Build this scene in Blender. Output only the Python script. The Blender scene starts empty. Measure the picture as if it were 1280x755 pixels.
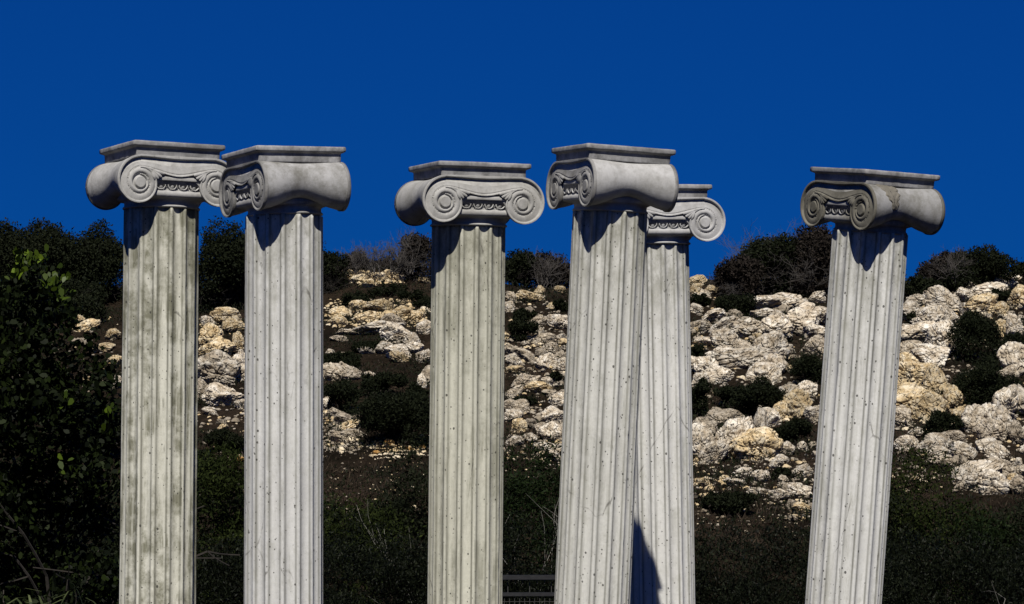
import bpy, bmesh, math, random
import numpy as np
from mathutils import Vector, Matrix, noise

random.seed(7)
S = bpy.context.scene
COL = S.collection

# ------------------------------------------------------------------ camera, sky, sun, exposure
F_PX = 3500.0                        # focal length in pixels of a 1280 wide frame
CAM = Vector((0.0, 0.0, 1.6))
PITCH = math.atan((670 - 377.5) / F_PX)
cd = bpy.data.cameras.new('camera'); cam = bpy.data.objects.new('camera', cd); COL.objects.link(cam)
cd.sensor_fit = 'HORIZONTAL'; cd.sensor_width = 36; cd.lens = 36 * F_PX / 1280
cd.clip_start = 0.1; cd.clip_end = 3000
cam.location = CAM; cam.rotation_euler = (math.pi / 2 + PITCH, 0, 0)
S.camera = cam

SUN_EL, SUN_AZ = math.radians(48), math.radians(-0.9)     # azimuth measured from straight behind the camera, to the right
w = bpy.data.worlds.new('World'); S.world = w; w.use_nodes = True
nt = w.node_tree; nt.nodes.clear()
out = nt.nodes.new('ShaderNodeOutputWorld'); bg = nt.nodes.new('ShaderNodeBackground')
sky = nt.nodes.new('ShaderNodeTexSky'); sky.sky_type = 'NISHITA'; sky.sun_disc = False
sky.sun_elevation = SUN_EL; sky.sun_rotation = math.pi - SUN_AZ
sky.altitude = 300; sky.air_density = 1.0; sky.dust_density = 0.0; sky.ozone_density = 6.0
gam = nt.nodes.new('ShaderNodeGamma'); gam.inputs[1].default_value = 0.6
mul = nt.nodes.new('ShaderNodeMix'); mul.data_type = 'RGBA'; mul.blend_type = 'MULTIPLY'
mul.inputs[0].default_value = 1.0; mul.inputs[7].default_value = (0.012, 0.355, 1.36, 1)   # polarised, deep blue
nt.links.new(sky.outputs[0], gam.inputs[0]); nt.links.new(gam.outputs[0], mul.inputs[6])
nt.links.new(mul.outputs[2], bg.inputs[0]); bg.inputs[1].default_value = 0.052
nt.links.new(bg.outputs[0], out.inputs[0])

sd = bpy.data.lights.new('sun', 'SUN'); sun = bpy.data.objects.new('sun', sd); COL.objects.link(sun)
sd.energy = 5.0; sd.angle = math.radians(0.53); sd.color = (1.0, 0.955, 0.88)
sv = Vector((math.sin(SUN_AZ) * math.cos(SUN_EL), -math.cos(SUN_AZ) * math.cos(SUN_EL), math.sin(SUN_EL)))
sun.rotation_euler = sv.to_track_quat('Z', 'Y').to_euler(); sun.location = (0, -5, 20)

S.view_settings.view_transform = 'Standard'; S.view_settings.look = 'None'
S.view_settings.exposure = 0.22; S.view_settings.gamma = 1.0
try: S.view_settings.use_curve_mapping = False
except Exception: pass
S.render.engine = 'CYCLES'
S.cycles.max_bounces = 6; S.cycles.use_denoising = True

# ------------------------------------------------------------------ helpers
cp, sp = math.cos(PITCH), math.sin(PITCH)
def at(px, py, Y):
    a, b = (px - 640) / F_PX, (377.5 - py) / F_PX
    d = Vector((a, cp - b * sp, sp + b * cp))
    return CAM + d * (Y / d.y)

def proj(p):
    v = Vector(p) - CAM
    dep = v.y * cp + v.z * sp; up = -v.y * sp + v.z * cp
    return 640 + F_PX * v.x / dep, 377.5 - F_PX * up / dep

def fbm(p, o=4):
    return noise.fractal(p, 1.0, 2.0, o)

def smooth(a, b, x):
    t = min(1, max(0, (x - a) / (b - a))); return t * t * (3 - 2 * t)      # works for a > b too

FOOT = 27.0
def hill(x, y):
    s = max(0.0, y - FOOT)
    crest = 50.0 + 1.2 * noise.noise(Vector((x * .13, 3.1, 0)))
    if y < crest: z = .268 * s
    else: z = .268 * (crest - FOOT) + 0.05 * (1 - math.exp(-(y - crest) / 2)) - .03 * max(0, y - crest - 8)
    z *= smooth(0, 3, s)
    k = smooth(1, 6, s)
    z += k * (.30 * noise.noise(Vector((x * .28, y * .22, .5))) + .14 * noise.noise(Vector((x * .9, y * .8, 4))) + .05 * noise.noise(Vector((x * 2.7, y * 2.7, 9))))
    z += .34 * math.exp(-((x + 2.6) / 1.3) ** 2) * math.exp(-((y - 50.3) / 2.2) ** 2)
    z += .04 * noise.noise(Vector((x * .5, y * .5, 2)))
    if y > 75: z = max(z * (1 - smooth(75, 140, y)) , 0)
    return z

def ground(px, py, y0=24.0, y1=52.0):
    lo = None; y = y0
    while y < y1:
        p = at(px, py, y)
        if p.z <= hill(p.x, y):
            return Vector((p.x, y, hill(p.x, y)))
        y += .1
    p = at(px, py, y1); return Vector((p.x, y1, hill(p.x, y1)))

def tag(o, label=None, cat=None, group=None, kind=None):
    if label: o['label'] = label
    if cat: o['category'] = cat
    if group: o['group'] = group
    if kind: o['kind'] = kind
    return o

def empty(name, M=None, loc=None):
    o = bpy.data.objects.new(name, None); COL.objects.link(o); o.empty_display_size = .3
    if M is not None: o.matrix_world = M
    if loc is not None: o.location = loc
    return o

def link(name, me, mat=None, parent=None, smooth_=True):
    o = bpy.data.objects.new(name, me); COL.objects.link(o)
    if mat is not None and len(me.materials) == 0: me.materials.append(mat)
    if parent is not None: o.parent = parent
    if smooth_:
        me.polygons.foreach_set('use_smooth', np.ones(len(me.polygons), dtype=bool))
    return o

def mesh(name, V, Fc):
    me = bpy.data.meshes.new(name); me.from_pydata([tuple(v) for v in V], [], [tuple(f) for f in Fc]); me.validate(); me.update(); return me

def mesh_np(name, V, n):
    """V (m*n,3) vertices, faces are consecutive n-gons."""
    me = bpy.data.meshes.new(name); N = len(V); m = N // n
    me.vertices.add(N); me.vertices.foreach_set('co', np.ascontiguousarray(V, dtype=np.float32).ravel())
    me.loops.add(N); me.loops.foreach_set('vertex_index', np.arange(N, dtype=np.int32))
    me.polygons.add(m); me.polygons.foreach_set('loop_start', np.arange(0, N, n, dtype=np.int32))
    me.polygons.foreach_set('loop_total', np.full(m, n, dtype=np.int32))
    me.update(calc_edges=True); return me

# ------------------------------------------------------------------ materials
class NT:
    def __init__(s, name):
        s.m = bpy.data.materials.new(name); s.m.use_nodes = True; s.t = s.m.node_tree
        s.b = s.t.nodes['Principled BSDF']
    def n(s, typ, **kw):
        x = s.t.nodes.new(typ)
        for k, v in kw.items():
            if k.startswith('i'): 
                key = k[1:]
                x.inputs[int(key) if key.isdigit() else key].default_value = v
            else: setattr(x, k, v)
        return x
    def l(s, a, b): s.t.links.new(a, b)
    def ramp(s, src, stops, interp='LINEAR'):
        r = s.n('ShaderNodeValToRGB'); r.color_ramp.interpolation = interp
        e = r.color_ramp.elements
        while len(e) < len(stops): e.new(.5)
        for i, (p, c) in enumerate(stops):
            e[i].position = p; e[i].color = (c if len(c) == 4 else (*c, 1)) if hasattr(c, '__len__') else (c, c, c, 1)
        s.l(src, r.inputs[0]); return r.outputs[0]
    def mix(s, f, a, b, mode='MIX'):
        x = s.n('ShaderNodeMix', data_type='RGBA', blend_type=mode)
        for i, v in ((0, f), (6, a), (7, b)):
            if hasattr(v, 'links') or isinstance(v, bpy.types.NodeSocket): s.l(v, x.inputs[i])
            else: x.inputs[i].default_value = v if i == 0 else (*v, 1) if len(v) == 3 else v
        return x.outputs[2]
    def math(s, op, a, b=None):
        x = s.n('ShaderNodeMath', operation=op)
        for i, v in ((0, a), (1, b)):
            if v is None: continue
            if isinstance(v, bpy.types.NodeSocket): s.l(v, x.inputs[i])
            else: x.inputs[i].default_value = v
        return x.outputs[0]
    def coords(s, scale=(1, 1, 1), rnd=True):
        tc = s.n('ShaderNodeTexCoord'); src = tc.outputs['Object']
        if rnd:
            oi = s.n('ShaderNodeObjectInfo'); m = s.math('MULTIPLY', oi.outputs['Random'], 37.0)
            a = s.n('ShaderNodeVectorMath', operation='ADD'); s.l(src, a.inputs[0]); s.l(m, a.inputs[1]); src = a.outputs[0]
        mp = s.n('ShaderNodeMapping'); mp.inputs['Scale'].default_value = scale; s.l(src, mp.inputs[0]); return mp.outputs[0]
    def noise(s, vec, scale, detail=6, rough=.55, dist=0):
        x = s.n('ShaderNodeTexNoise'); x.inputs['Scale'].default_value = scale; x.inputs['Detail'].default_value = detail
        x.inputs['Roughness'].default_value = rough; x.inputs['Distortion'].default_value = dist
        s.l(vec, x.inputs['Vector']); return x.outputs[0]
    def voro(s, vec, scale, feat='F1', out=0, rand=1.0):
        x = s.n('ShaderNodeTexVoronoi'); x.feature = feat; x.inputs['Scale'].default_value = scale
        x.inputs['Randomness'].default_value = rand; s.l(vec, x.inputs['Vector']); return x.outputs[out]
    def bump(s, h, strength, dist, prev=None):
        x = s.n('ShaderNodeBump'); x.inputs['Strength'].default_value = strength; x.inputs['Distance'].default_value = dist
        s.l(h, x.inputs['Height'])
        if prev is not None: s.l(prev, x.inputs['Normal'])
        return x.outputs[0]

def concrete(name, base, dirt, dirt_amt=.5, pits=True, streak=True, rough=.85, grime=(.48, .66), flute=False, topdirt=None):
    s = NT(name); v = s.coords(); 
    big = s.noise(v, 3.0, 5, .6)
    c = s.mix(s.ramp(big, [(.35, 0), (.7, 1)]), base, tuple(x * .86 for x in base))
    fine = s.noise(v, 45, 6, .7)
    c = s.mix(s.ramp(fine, [(.35, .35), (.65, 0)]), c, tuple(x * .72 for x in base))
    if streak:
        vs = s.coords((1, 1, .07)); st = s.noise(vs, 17, 7, .7, .4)
        blot = s.noise(v, 5, 8, .7)
        m = s.math('MULTIPLY', s.ramp(st, [(grime[0], 0), (grime[1], 1)]), s.ramp(blot, [(.42, .08), (.56, 1)]))
        c = s.mix(s.math('MULTIPLY', m, dirt_amt), c, dirt)
    else:
        blot = s.noise(v, 9, 8, .7)
        c = s.mix(s.math('MULTIPLY', s.ramp(blot, [(grime[0], 0), (grime[1], 1)]), dirt_amt), c, dirt)
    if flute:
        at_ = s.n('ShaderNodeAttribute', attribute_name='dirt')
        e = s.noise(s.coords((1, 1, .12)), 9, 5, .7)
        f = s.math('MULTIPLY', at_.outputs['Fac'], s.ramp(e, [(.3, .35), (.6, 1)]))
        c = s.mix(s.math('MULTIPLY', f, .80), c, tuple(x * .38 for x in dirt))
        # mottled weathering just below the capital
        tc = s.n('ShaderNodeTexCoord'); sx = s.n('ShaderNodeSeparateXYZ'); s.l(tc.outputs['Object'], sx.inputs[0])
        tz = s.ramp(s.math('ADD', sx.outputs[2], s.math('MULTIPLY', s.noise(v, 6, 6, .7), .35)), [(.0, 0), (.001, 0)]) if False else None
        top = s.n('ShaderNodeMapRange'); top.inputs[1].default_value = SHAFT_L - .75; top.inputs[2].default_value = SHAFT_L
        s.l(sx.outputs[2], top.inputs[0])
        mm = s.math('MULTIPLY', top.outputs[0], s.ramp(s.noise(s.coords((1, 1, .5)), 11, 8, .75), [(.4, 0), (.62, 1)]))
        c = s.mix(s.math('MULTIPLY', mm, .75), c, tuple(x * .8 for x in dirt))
    mott = s.noise(s.coords((1, 1, .45)), 26, 7, .8)
    c = s.mix(s.math('MULTIPLY', s.ramp(mott, [(.50, 0), (.68, 1)]), .30), c, tuple(x * 1.2 for x in dirt))
    hair = s.voro(s.coords((1, 1, .35)), 3.2, 'DISTANCE_TO_EDGE')
    hn = s.math('ADD', hair, s.math('MULTIPLY', s.noise(v, 12, 5, .7), .05))
    hm = s.math('MULTIPLY', s.ramp(hn, [(.022, 1), (.030, 0)]), s.ramp(s.noise(v, 2.5, 3, .6), [(.52, 0), (.58, .7)]))
    c = s.mix(hm, c, (.06, .055, .045))
    nrm = s.bump(fine, .35, .004)
    if pits:
        for sc_, th, keep in ((26, .095, .32), (58, .13, .45)):
            pv = s.coords((1, 1, .8)); 
            d = s.voro(pv, sc_); k = s.voro(pv, sc_, out=1)
            sx2 = s.n('ShaderNodeSeparateColor'); s.l(k, sx2.inputs[0])
            wob = s.math('ADD', d, s.math('MULTIPLY', s.math('SUBTRACT', s.noise(v, 150, 2, .5), .5), .08))
            # pit radius differs from cell to cell, most cells carry none
            rad = s.math('MULTIPLY', s.ramp(sx2.outputs[0], [(keep, 0), (1, 1)]), th * 1.7)
            hit = s.math('LESS_THAN', wob, rad)
            c = s.mix(s.math('MULTIPLY', hit, .85), c, (.035, .033, .028))
            nrm = s.bump(s.math('SUBTRACT', 1.0, hit), .5, .004, nrm)
    s.l(c, s.b.inputs['Base Color']); s.b.inputs['Roughness'].default_value = rough
    s.b.inputs['Specular IOR Level'].default_value = .3
    s.l(nrm, s.b.inputs['Normal']); return s.m

D0 = .4                                  # shaft diameter
SHAFT_L = 3.50 - .295 * D0 - .16           # set again below

def rock_mat(name, cols, dark=.45):
    s = NT(name); v = s.coords()
    oi = s.n('ShaderNodeObjectInfo')
    a = s.noise(v, 2.2, 7, .65, .4)
    c = s.ramp(a, [(.30, cols[0]), (.48, cols[1]), (.62, cols[2]), (.78, cols[1])])
    hue = s.n('ShaderNodeHueSaturation'); s.l(c, hue.inputs['Color'])
    mr = s.n('ShaderNodeMapRange'); mr.inputs[3].default_value = .72; mr.inputs[4].default_value = 1.18
    s.l(oi.outputs['Random'], mr.inputs[0]); s.l(mr.outputs[0], hue.inputs['Value']); c = hue.outputs[0]
    fine = s.noise(v, 6, 7, .62)
    c = s.mix(s.ramp(fine, [(.34, dark), (.46, 0)]), c, (.05, .042, .032))
    # lichen and dark water stains
    l_ = s.noise(v, 5.5, 6, .7, .8)
    c = s.mix(s.ramp(l_, [(.56, 0), (.68, .55)]), c, (.10, .09, .075))
    cr = s.voro(v, 1.5, 'DISTANCE_TO_EDGE'); 
    crn = s.math('ADD', cr, s.math('MULTIPLY', s.math('SUBTRACT', fine, .5), .12))
    c = s.mix(s.math('MULTIPLY', s.ramp(crn, [(0, .9), (.020, 0)]), s.ramp(s.noise(v, 1.3, 3, .5), [(.48, 0), (.56, 1)])), c, (.04, .034, .028))
    pit = s.voro(v, 9)
    pk = s.math('ADD', pit, s.math('MULTIPLY', s.math('SUBTRACT', s.noise(v, 3, 4, .6), .5), 1.2))
    c = s.mix(s.ramp(pk, [(.06, .85), (.13, 0)]), c, (.03, .025, .02))
    n1 = s.bump(fine, .35, .02); n1 = s.bump(s.ramp(crn, [(0, 0), (.05, 1)]), .6, .04, n1)
    n1 = s.bump(s.ramp(pk, [(.05, 0), (.3, 1)]), .8, .04, n1)
    s.l(c, s.b.inputs['Base Color']); s.b.inputs['Roughness'].default_value = .92
    s.b.inputs['Specular IOR Level'].default_value = .2; s.l(n1, s.b.inputs['Normal']); return s.m

def leaf_mat(name, c0, c1, rough=.45, trans=0.0, spec=.4):
    s = NT(name)
    g = s.n('ShaderNodeNewGeometry')
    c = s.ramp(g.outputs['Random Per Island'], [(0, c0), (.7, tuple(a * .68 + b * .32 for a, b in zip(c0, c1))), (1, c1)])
    s.l(c, s.b.inputs['Base Color']); s.b.inputs['Roughness'].default_value = rough
    s.b.inputs['Specular IOR Level'].default_value = spec
    if trans:
        tr = s.n('ShaderNodeBsdfTranslucent'); s.l(c, tr.inputs[0])
        mx = s.n('ShaderNodeMixShader'); mx.inputs[0].default_value = trans
        o = s.t.nodes['Material Output']; s.l(s.b.outputs[0], mx.inputs[1]); s.l(tr.outputs[0], mx.inputs[2]); s.l(mx.outputs[0], o.inputs[0])
    return s.m

def plain(name, col, rough=.8, var=.3, metal=0, sc=20):
    s = NT(name); v = s.coords(); n = s.noise(v, sc, 5, .6)
    c = s.ramp(n, [(.3, tuple(x * (1 - var) for x in col)), (.7, tuple(min(1, x * (1 + var)) for x in col))])
    s.l(c, s.b.inputs['Base Color']); s.b.inputs['Roughness'].default_value = rough; s.b.inputs['Metallic'].default_value = metal
    s.l(s.bump(n, .3, .01), s.b.inputs['Normal']); return s.m

def ground_mat():
    s = NT('hill_soil'); tc = s.n('ShaderNodeTexCoord'); v = tc.outputs['Object']
    a = s.noise(v, .5, 8, .65); b = s.noise(v, 9, 8, .75)
    c = s.ramp(a, [(.35, (.010, .008, .006)), (.5, (.028, .020, .014)), (.62, (.050, .035, .025)), (.8, (.014, .012, .008))])
    c = s.mix(s.ramp(b, [(.4, .8), (.6, 0)]), c, (.012, .010, .007))
    # pale stony crumbs
    st = s.voro(v, 14); 
    c = s.mix(s.math('MULTIPLY', s.ramp(st, [(.12, 1), (.2, 0)]), s.ramp(s.noise(v, 1.1, 4, .6), [(.5, 0), (.6, .7)])), c, (.19, .15, .10))
    s.l(c, s.b.inputs['Base Color']); s.b.inputs['Roughness'].default_value = .97; s.b.inputs['Specular IOR Level'].default_value = 0
    n1 = s.bump(b, 1.0, .08); s.l(n1, s.b.inputs['Normal']); return s.m

# ------------------------------------------------------------------ ground and hill: one sheet to the horizon
def make_ground():
    xs = np.unique(np.concatenate([np.linspace(-600, -60, 14), np.linspace(-60, -13, 30), np.linspace(-13, 13, 175), np.linspace(13, 60, 30), np.linspace(60, 600, 14)]))
    ys = np.unique(np.concatenate([np.linspace(-400, 0, 12), np.linspace(0, 26, 24), np.linspace(26, 54, 190), np.linspace(54, 150, 40), np.linspace(150, 1500, 16)]))
    V = [(x, y, hill(x, y)) for y in ys for x in xs]
    nx = len(xs); Fc = [(j * nx + i, j * nx + i + 1, (j + 1) * nx + i + 1, (j + 1) * nx + i) for j in range(len(ys) - 1) for i in range(nx - 1)]
    tag(link('hillside_ground', mesh('ground', V, Fc), ground_mat()), 'dark brown scrubby hillside soil behind the columns', None, kind='structure')
make_ground()

# ------------------------------------------------------------------ Ionic columns
R0, K, CX = .356, .09, .543           # volute spiral in shaft diameters
A_F = .62                              # face plane distance from the axis
FIL = .014
def Rphi(p): return R0 * math.exp(-K * p)
def zc(u): 
    t = min(1, u / CX); t = t * t * (3 - 2 * t)
    return .104 + (Rphi(2 * math.pi) - .104) * t
def prof(f, turn, w):
    """relief across one channel; w=1 in the long upper channel"""
    rl = .13 if turn < 1 else .02
    if turn >= 1:
        return .034 * max(0, math.sin(math.pi * min(1, max(0, f)))) ** .62
    rid = .030 if f < rl else .030 * (1 - smooth(rl, rl + .10, f))
    body = 0
    if f >= .13:
        g = (f - .13) / .87
        conv = .034 * math.sin(math.pi * min(1, max(0, g))) ** .45
        conc = -.012 + .030 * g * g
        body = conc * w + conv * (1 - w)
        body *= smooth(.13, .22, f)
        if f > .90: body -= .012 * w * (1 - abs(f - .95) / .05)
        if f > .975: body += (.030 - body) * smooth(.975, 1.0, f)
    return max(rid, body) if f < .2 else body

def face_eval(x, z):
    """returns (snapped x, z), relief height, inside?"""
    u = abs(x); sg = 1 if x >= 0 else -1
    dx, dz = u - CX, z; rho = math.hypot(dx, dz); ph = math.atan2(dx, dz) % (2 * math.pi)
    R = Rphi(ph); inside_disc = rho <= R
    if u >= CX:
        if not inside_disc:
            k = R / max(rho, 1e-6); return (sg * (CX + dx * k), dz * k), .030, False
    elif not inside_disc:
        zt = zc(u) - FIL
        if z > R0: return (x, R0), .030, False
        if z >= zt:
            f = (R0 - z) / (R0 - zc(u)); f = min(f, 1.0)
            return (x, z), prof(f, .0, 1), True
        k = R / max(rho, 1e-6); q = (CX + dx * k, dz * k)
        if math.hypot(q[0] - u, q[1] - z) < abs(zt - z): return (sg * q[0], q[1]), .028, False
        return (x, zt), .030, False
    if rho < .070: return (x, z), .036, True
    t = (math.log(R0 / rho) / K - ph) / (2 * math.pi); f = t - math.floor(t)
    h = prof(f, t, 1 - smooth(0, 1.6 * math.pi, ph + 2 * math.pi * math.floor(t)))
    if t > 1.9 or rho < .10: h = h + (.000 - h) * max(smooth(.118, .095, rho), smooth(1.9, 2, t))
    h = h + (.036 - h) * smooth(.086, .070, rho)
    return (x, z), h, True

def make_face_mesh():
    st = .0062; xs = np.arange(-.92, .921, st); zs = np.arange(-.33, .372, st)
    bm = bmesh.new(); grid = {}; ins = {}
    for i, x in enumerate(xs):
        for j, z in enumerate(zs):
            q, h, inn = face_eval(x, z); grid[i, j] = (q[0], h, q[1]); ins[i, j] = inn
    vt = {}
    def gv(k):
        if k not in vt:
            q = grid[k]; vt[k] = bm.verts.new((q[0], -(A_F + q[1] - .03), q[2]))
        return vt[k]
    for i in range(len(xs) - 1):
        for j in range(len(zs) - 1):
            c = [(i, j), (i + 1, j), (i + 1, j + 1), (i, j + 1)]
            if any(ins[k] for k in c):
                try: bm.faces.new([gv(k) for k in c])
                except ValueError: pass
    be = [e for e in bm.edges if e.is_boundary]
    r = bmesh.ops.extrude_edge_only(bm, edges=be)
    for v in [g for g in r['geom'] if isinstance(g, bmesh.types.BMVert)]: v.co.y = -(A_F - .045)
    bmesh.ops.scale(bm, vec=(D0, D0, D0), verts=bm.verts)
    bmesh.ops.recalc_face_normals(bm, faces=bm.faces)
    me = bpy.data.meshes.new('volute_face'); bm.to_mesh(me); bm.free()
    return me

def make_bolster_mesh():
    ns = 56; nph = 46; rings = []
    for k in range(ns + 1):
        y = -A_F + .035 + (2 * (A_F - .035)) * k / ns; a = abs(y)
        t = a / A_F
        s_ = .70 + .265 * smooth(.0, .93, t) + .03 * math.cos(t * math.pi) * (1 if False else 0)
        if a > A_F - .10: s_ = .985 - .02 * smooth(A_F - .03, A_F - .10, a)
        sxx = .995 * s_; cz = R0 * (1 - s_) * .80; top = R0 * s_ + cz
        right = []
        for q in range(nph + 1):
            ph = 1.45 * math.pi * q / nph
            R = Rphi(ph) * sxx
            right.append((CX * (.90 + .10 * s_) + R * math.sin(ph), cz + R * math.cos(ph)))
        ring = right + [(.30, -.02), (0.0, -.02)] + [(-x, z) for x, z in ([(.30, -.02)] + right[::-1])] + [(-.3, top), (0, top), (.3, top)]
        rings.append([(x, y, z) for x, z in ring])
    n = len(rings[0]); V = [p for r in rings for p in r]; Fc = []
    for k in range(ns):
        for i in range(n):
            j = (i + 1) % n; Fc.append((k * n + i, k * n + j, (k + 1) * n + j, (k + 1) * n + i))
    Fc.append(tuple(range(n))); Fc.append(tuple(reversed(range(ns * n, (ns + 1) * n))))
    V = [(x * D0, y * D0, z * D0) for x, y, z in V]
    me = mesh('bolster', V, Fc)
    bm = bmesh.new(); bm.from_mesh(me); bmesh.ops.recalc_face_normals(bm, faces=bm.faces); bm.to_mesh(me); bm.free(); return me

def revolve(prof_, n=96):
    V = [(r * D0 * math.cos(2 * math.pi * i / n), r * D0 * math.sin(2 * math.pi * i / n), z * D0) for r, z in prof_ for i in range(n)]
    Fc = [(k * n + i, k * n + (i + 1) % n, (k + 1) * n + (i + 1) % n, (k + 1) * n + i) for k in range(len(prof_) - 1) for i in range(n)]
    Fc.append(tuple(range(n))[::-1]); Fc.append(tuple(range((len(prof_) - 1) * n, len(prof_) * n)))
    return V, Fc

def add_patch(V, Fc, fn, nu, nv):
    b = len(V)
    for i in range(nu + 1):
        for j in range(nv + 1): V.append(fn(i / nu, j / nv))
    for i in range(nu):
        for j in range(nv):
            a = b + i * (nv + 1) + j; Fc.append((a, a + nv + 1, a + nv + 2, a + 1))

def make_echinus_mesh():
    def plan(x, y, z):
        """the round cushion is squared off in plan so that it stays close behind each face"""
        r = math.hypot(x, y)
        if r < 1e-6: return x, y, z
        c, sn = abs(x) / r, abs(y) / r; zz = z / D0
        q = (c ** 4 / .93 ** 4 + sn ** 4 / 1.0) ** -.25
        k = smooth(-.20, -.165, zz); m = 1 + (q - 1) * k
        return x * m, y * m, z
    P = [(.48, -.298), (.502, -.296), (.516, -.290), (.520, -.280), (.514, -.268), (.50, -.262), (.495, -.235), (.50, -.205), (.53, -.185), (.565, -.178)]
    P += [(.560 + .034 * math.sin(t), -.130 + .044 * -math.cos(t)) for t in np.linspace(.3, math.pi - .2, 10)]
    P += [(.572, -.084), (.556, -.075), (.550, -.03), (.560, .025), (.575, .032), (.600, .036), (.604, .046), (.604, .084), (.595, .092), (.45, .094)]
    V, Fc = revolve(P, 160)
    n = 24
    for k in range(n):
        th = 2 * math.pi * (k + .5) / n
        def wrap(a, z, out):     # a: tangential offset, out: radius
            t = th + a / .60; return (out * D0 * math.cos(t), out * D0 * math.sin(t), z * D0)
        add_patch(V, Fc, lambda u, v: wrap(.040 * math.cos(2 * math.pi * u) * math.sin(math.pi / 2 * v), -.020 + .056 * math.sin(2 * math.pi * u) * math.sin(math.pi / 2 * v), .545 + .040 * math.cos(math.pi / 2 * v)), 12, 5)
        def rim(u, v):
            t = math.pi + math.pi * 1.0 * u; a = 2 * math.pi * v
            rx = .060 + .008 * math.cos(a); rz = .062 + .008 * math.cos(a)
            return wrap(rx * math.cos(t), -.012 + (rz * math.sin(t)), .580 + .014 * math.sin(a))
        add_patch(V, Fc, rim, 12, 6)
        def dart(u, v):
            a = 2 * math.pi * v
            return wrap(.079 + (.007 * (1 - u) + .001) * math.cos(a), .03 - .10 * u, .572 + .014 * math.sin(a) * (1 - u * .6))
        add_patch(V, Fc, dart, 3, 5)
    V = [plan(*v) for v in V]
    return mesh('egg_and_dart', V, Fc)

def make_palmette_mesh(side_):
    V, Fc = [], []
    for side in (side_,):
        for k in range(4):
            ang = math.radians(-14 - 17 * k); L = .19 - .020 * k
            ox, oz = -.30 + .0 * k, .155 - .012 * k   # springs from the volute, opens toward the middle
            def petal(u, v):
                a = 2 * math.pi * v; r = .027 * math.sin(math.pi * (.10 + .80 * u)) ** .7 * (.5 + .9 * u)
                px = -.395 + L * u * math.cos(ang); pz = .165 - .0 + L * u * math.sin(ang)
                qx = px - r * math.cos(a) * math.sin(ang); qz = pz + r * math.cos(a) * math.cos(ang)
                return (side * -qx * D0 * -1 if side == 1 else -qx * D0, -(A_F - .008 + r * .9 * math.sin(a)) * D0, qz * D0)
            add_patch(V, Fc, petal, 7, 8)
    me = mesh('palmette', V, Fc)
    bm = bmesh.new(); bm.from_mesh(me); bmesh.ops.recalc_face_normals(bm, faces=bm.faces); bm.to_mesh(me); bm.free(); return me

def make_abacus_mesh(seed):
    P = [(.50, .335), (.588, .336), (.590, .352), (.592, .372), (.592, .395), (.593, .420), (.594, .444), (.596, .452), (.604, .457), (.622, .463), (.638, .471), (.645, .479), (.647, .486), (.647, .520), (.643, .531), (.632, .537), (.3, .537)]
    m = 22; V, Fc = [], []
    for i, (h, z) in enumerate(P):
        for sidx in range(4):
            for k in range(m):
                t = -1 + 2 * k / m
                x, y = (t * h, -h) if sidx == 0 else (h, t * h) if sidx == 1 else (-t * h, h) if sidx == 2 else (-h, -t * h)
                nz = noise.noise(Vector((x * 9 + seed * 5.3, y * 9, z * 9 + seed)))
                e = .0035 * nz + (-.012 * max(0, noise.noise(Vector((x * 14, y * 14 + seed * 3, z * 3))) - .35) * 3 if h > .642 else 0)
                V.append(((x + x * e) * D0, (y + y * e) * D0, (z + .002 * nz) * D0))
    n = 4 * m
    for k in range(len(P) - 1):
        for i in range(n): Fc.append((k * n + i, k * n + (i + 1) % n, (k + 1) * n + (i + 1) % n, (k + 1) * n + i))
    Fc.append(tuple(range(n))[::-1]); Fc.append(tuple(range((len(P) - 1) * n, len(P) * n)))
    me = mesh('abacus', V, Fc); return me

def make_shaft_mesh(L, seed):
    NF = 15; fl = 3.4; steps = 10; r_top, r_bot = .497 * D0, .506 * D0
    ang, dep, dirt = [], [], []
    for k in range(NF):
        a0 = 360 / NF * k
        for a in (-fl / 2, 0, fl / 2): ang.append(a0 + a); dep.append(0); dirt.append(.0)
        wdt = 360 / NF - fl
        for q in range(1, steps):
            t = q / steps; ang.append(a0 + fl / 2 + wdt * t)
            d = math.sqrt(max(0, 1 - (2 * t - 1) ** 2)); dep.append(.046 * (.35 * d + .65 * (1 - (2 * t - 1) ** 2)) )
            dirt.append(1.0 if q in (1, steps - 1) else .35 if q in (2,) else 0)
    nz = 150; n = len(ang); V, att = [], []
    for j in range(nz + 1):
        t = j / nz; z = L * t; r = r_bot + (r_top - r_bot) * t
        for i in range(n):
            a = math.radians(ang[i]); rr = r - dep[i] * D0 * (1 - smooth(.0, .012, .012 - t) if t < .012 else 1)
            q = Vector((math.cos(a) * 3.1 + seed * 7, math.sin(a) * 3.1, z * 2.5))
            rr += .0012 * noise.noise(q)
            if dep[i] == 0:
                c = noise.noise(Vector((ang[i] * .7 + seed * 11, z * 9, seed)));
                rr -= .009 * max(0, c - .42)
            V.append((rr * math.cos(a), rr * math.sin(a), z)); att.append(dirt[i])
    Fc = [(j * n + i, j * n + (i + 1) % n, (j + 1) * n + (i + 1) % n, (j + 1) * n + i) for j in range(nz) for i in range(n)]
    Fc.append(tuple(range(n))[::-1]); Fc.append(tuple(range(nz * n, (nz + 1) * n)))
    me = bpy.data.meshes.new('fluted_shaft'); me.from_pydata(V, [], Fc); me.update()
    al = me.attributes.new('dirt', 'FLOAT', 'POINT'); al.data.foreach_set('value', att)
    return me

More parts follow.
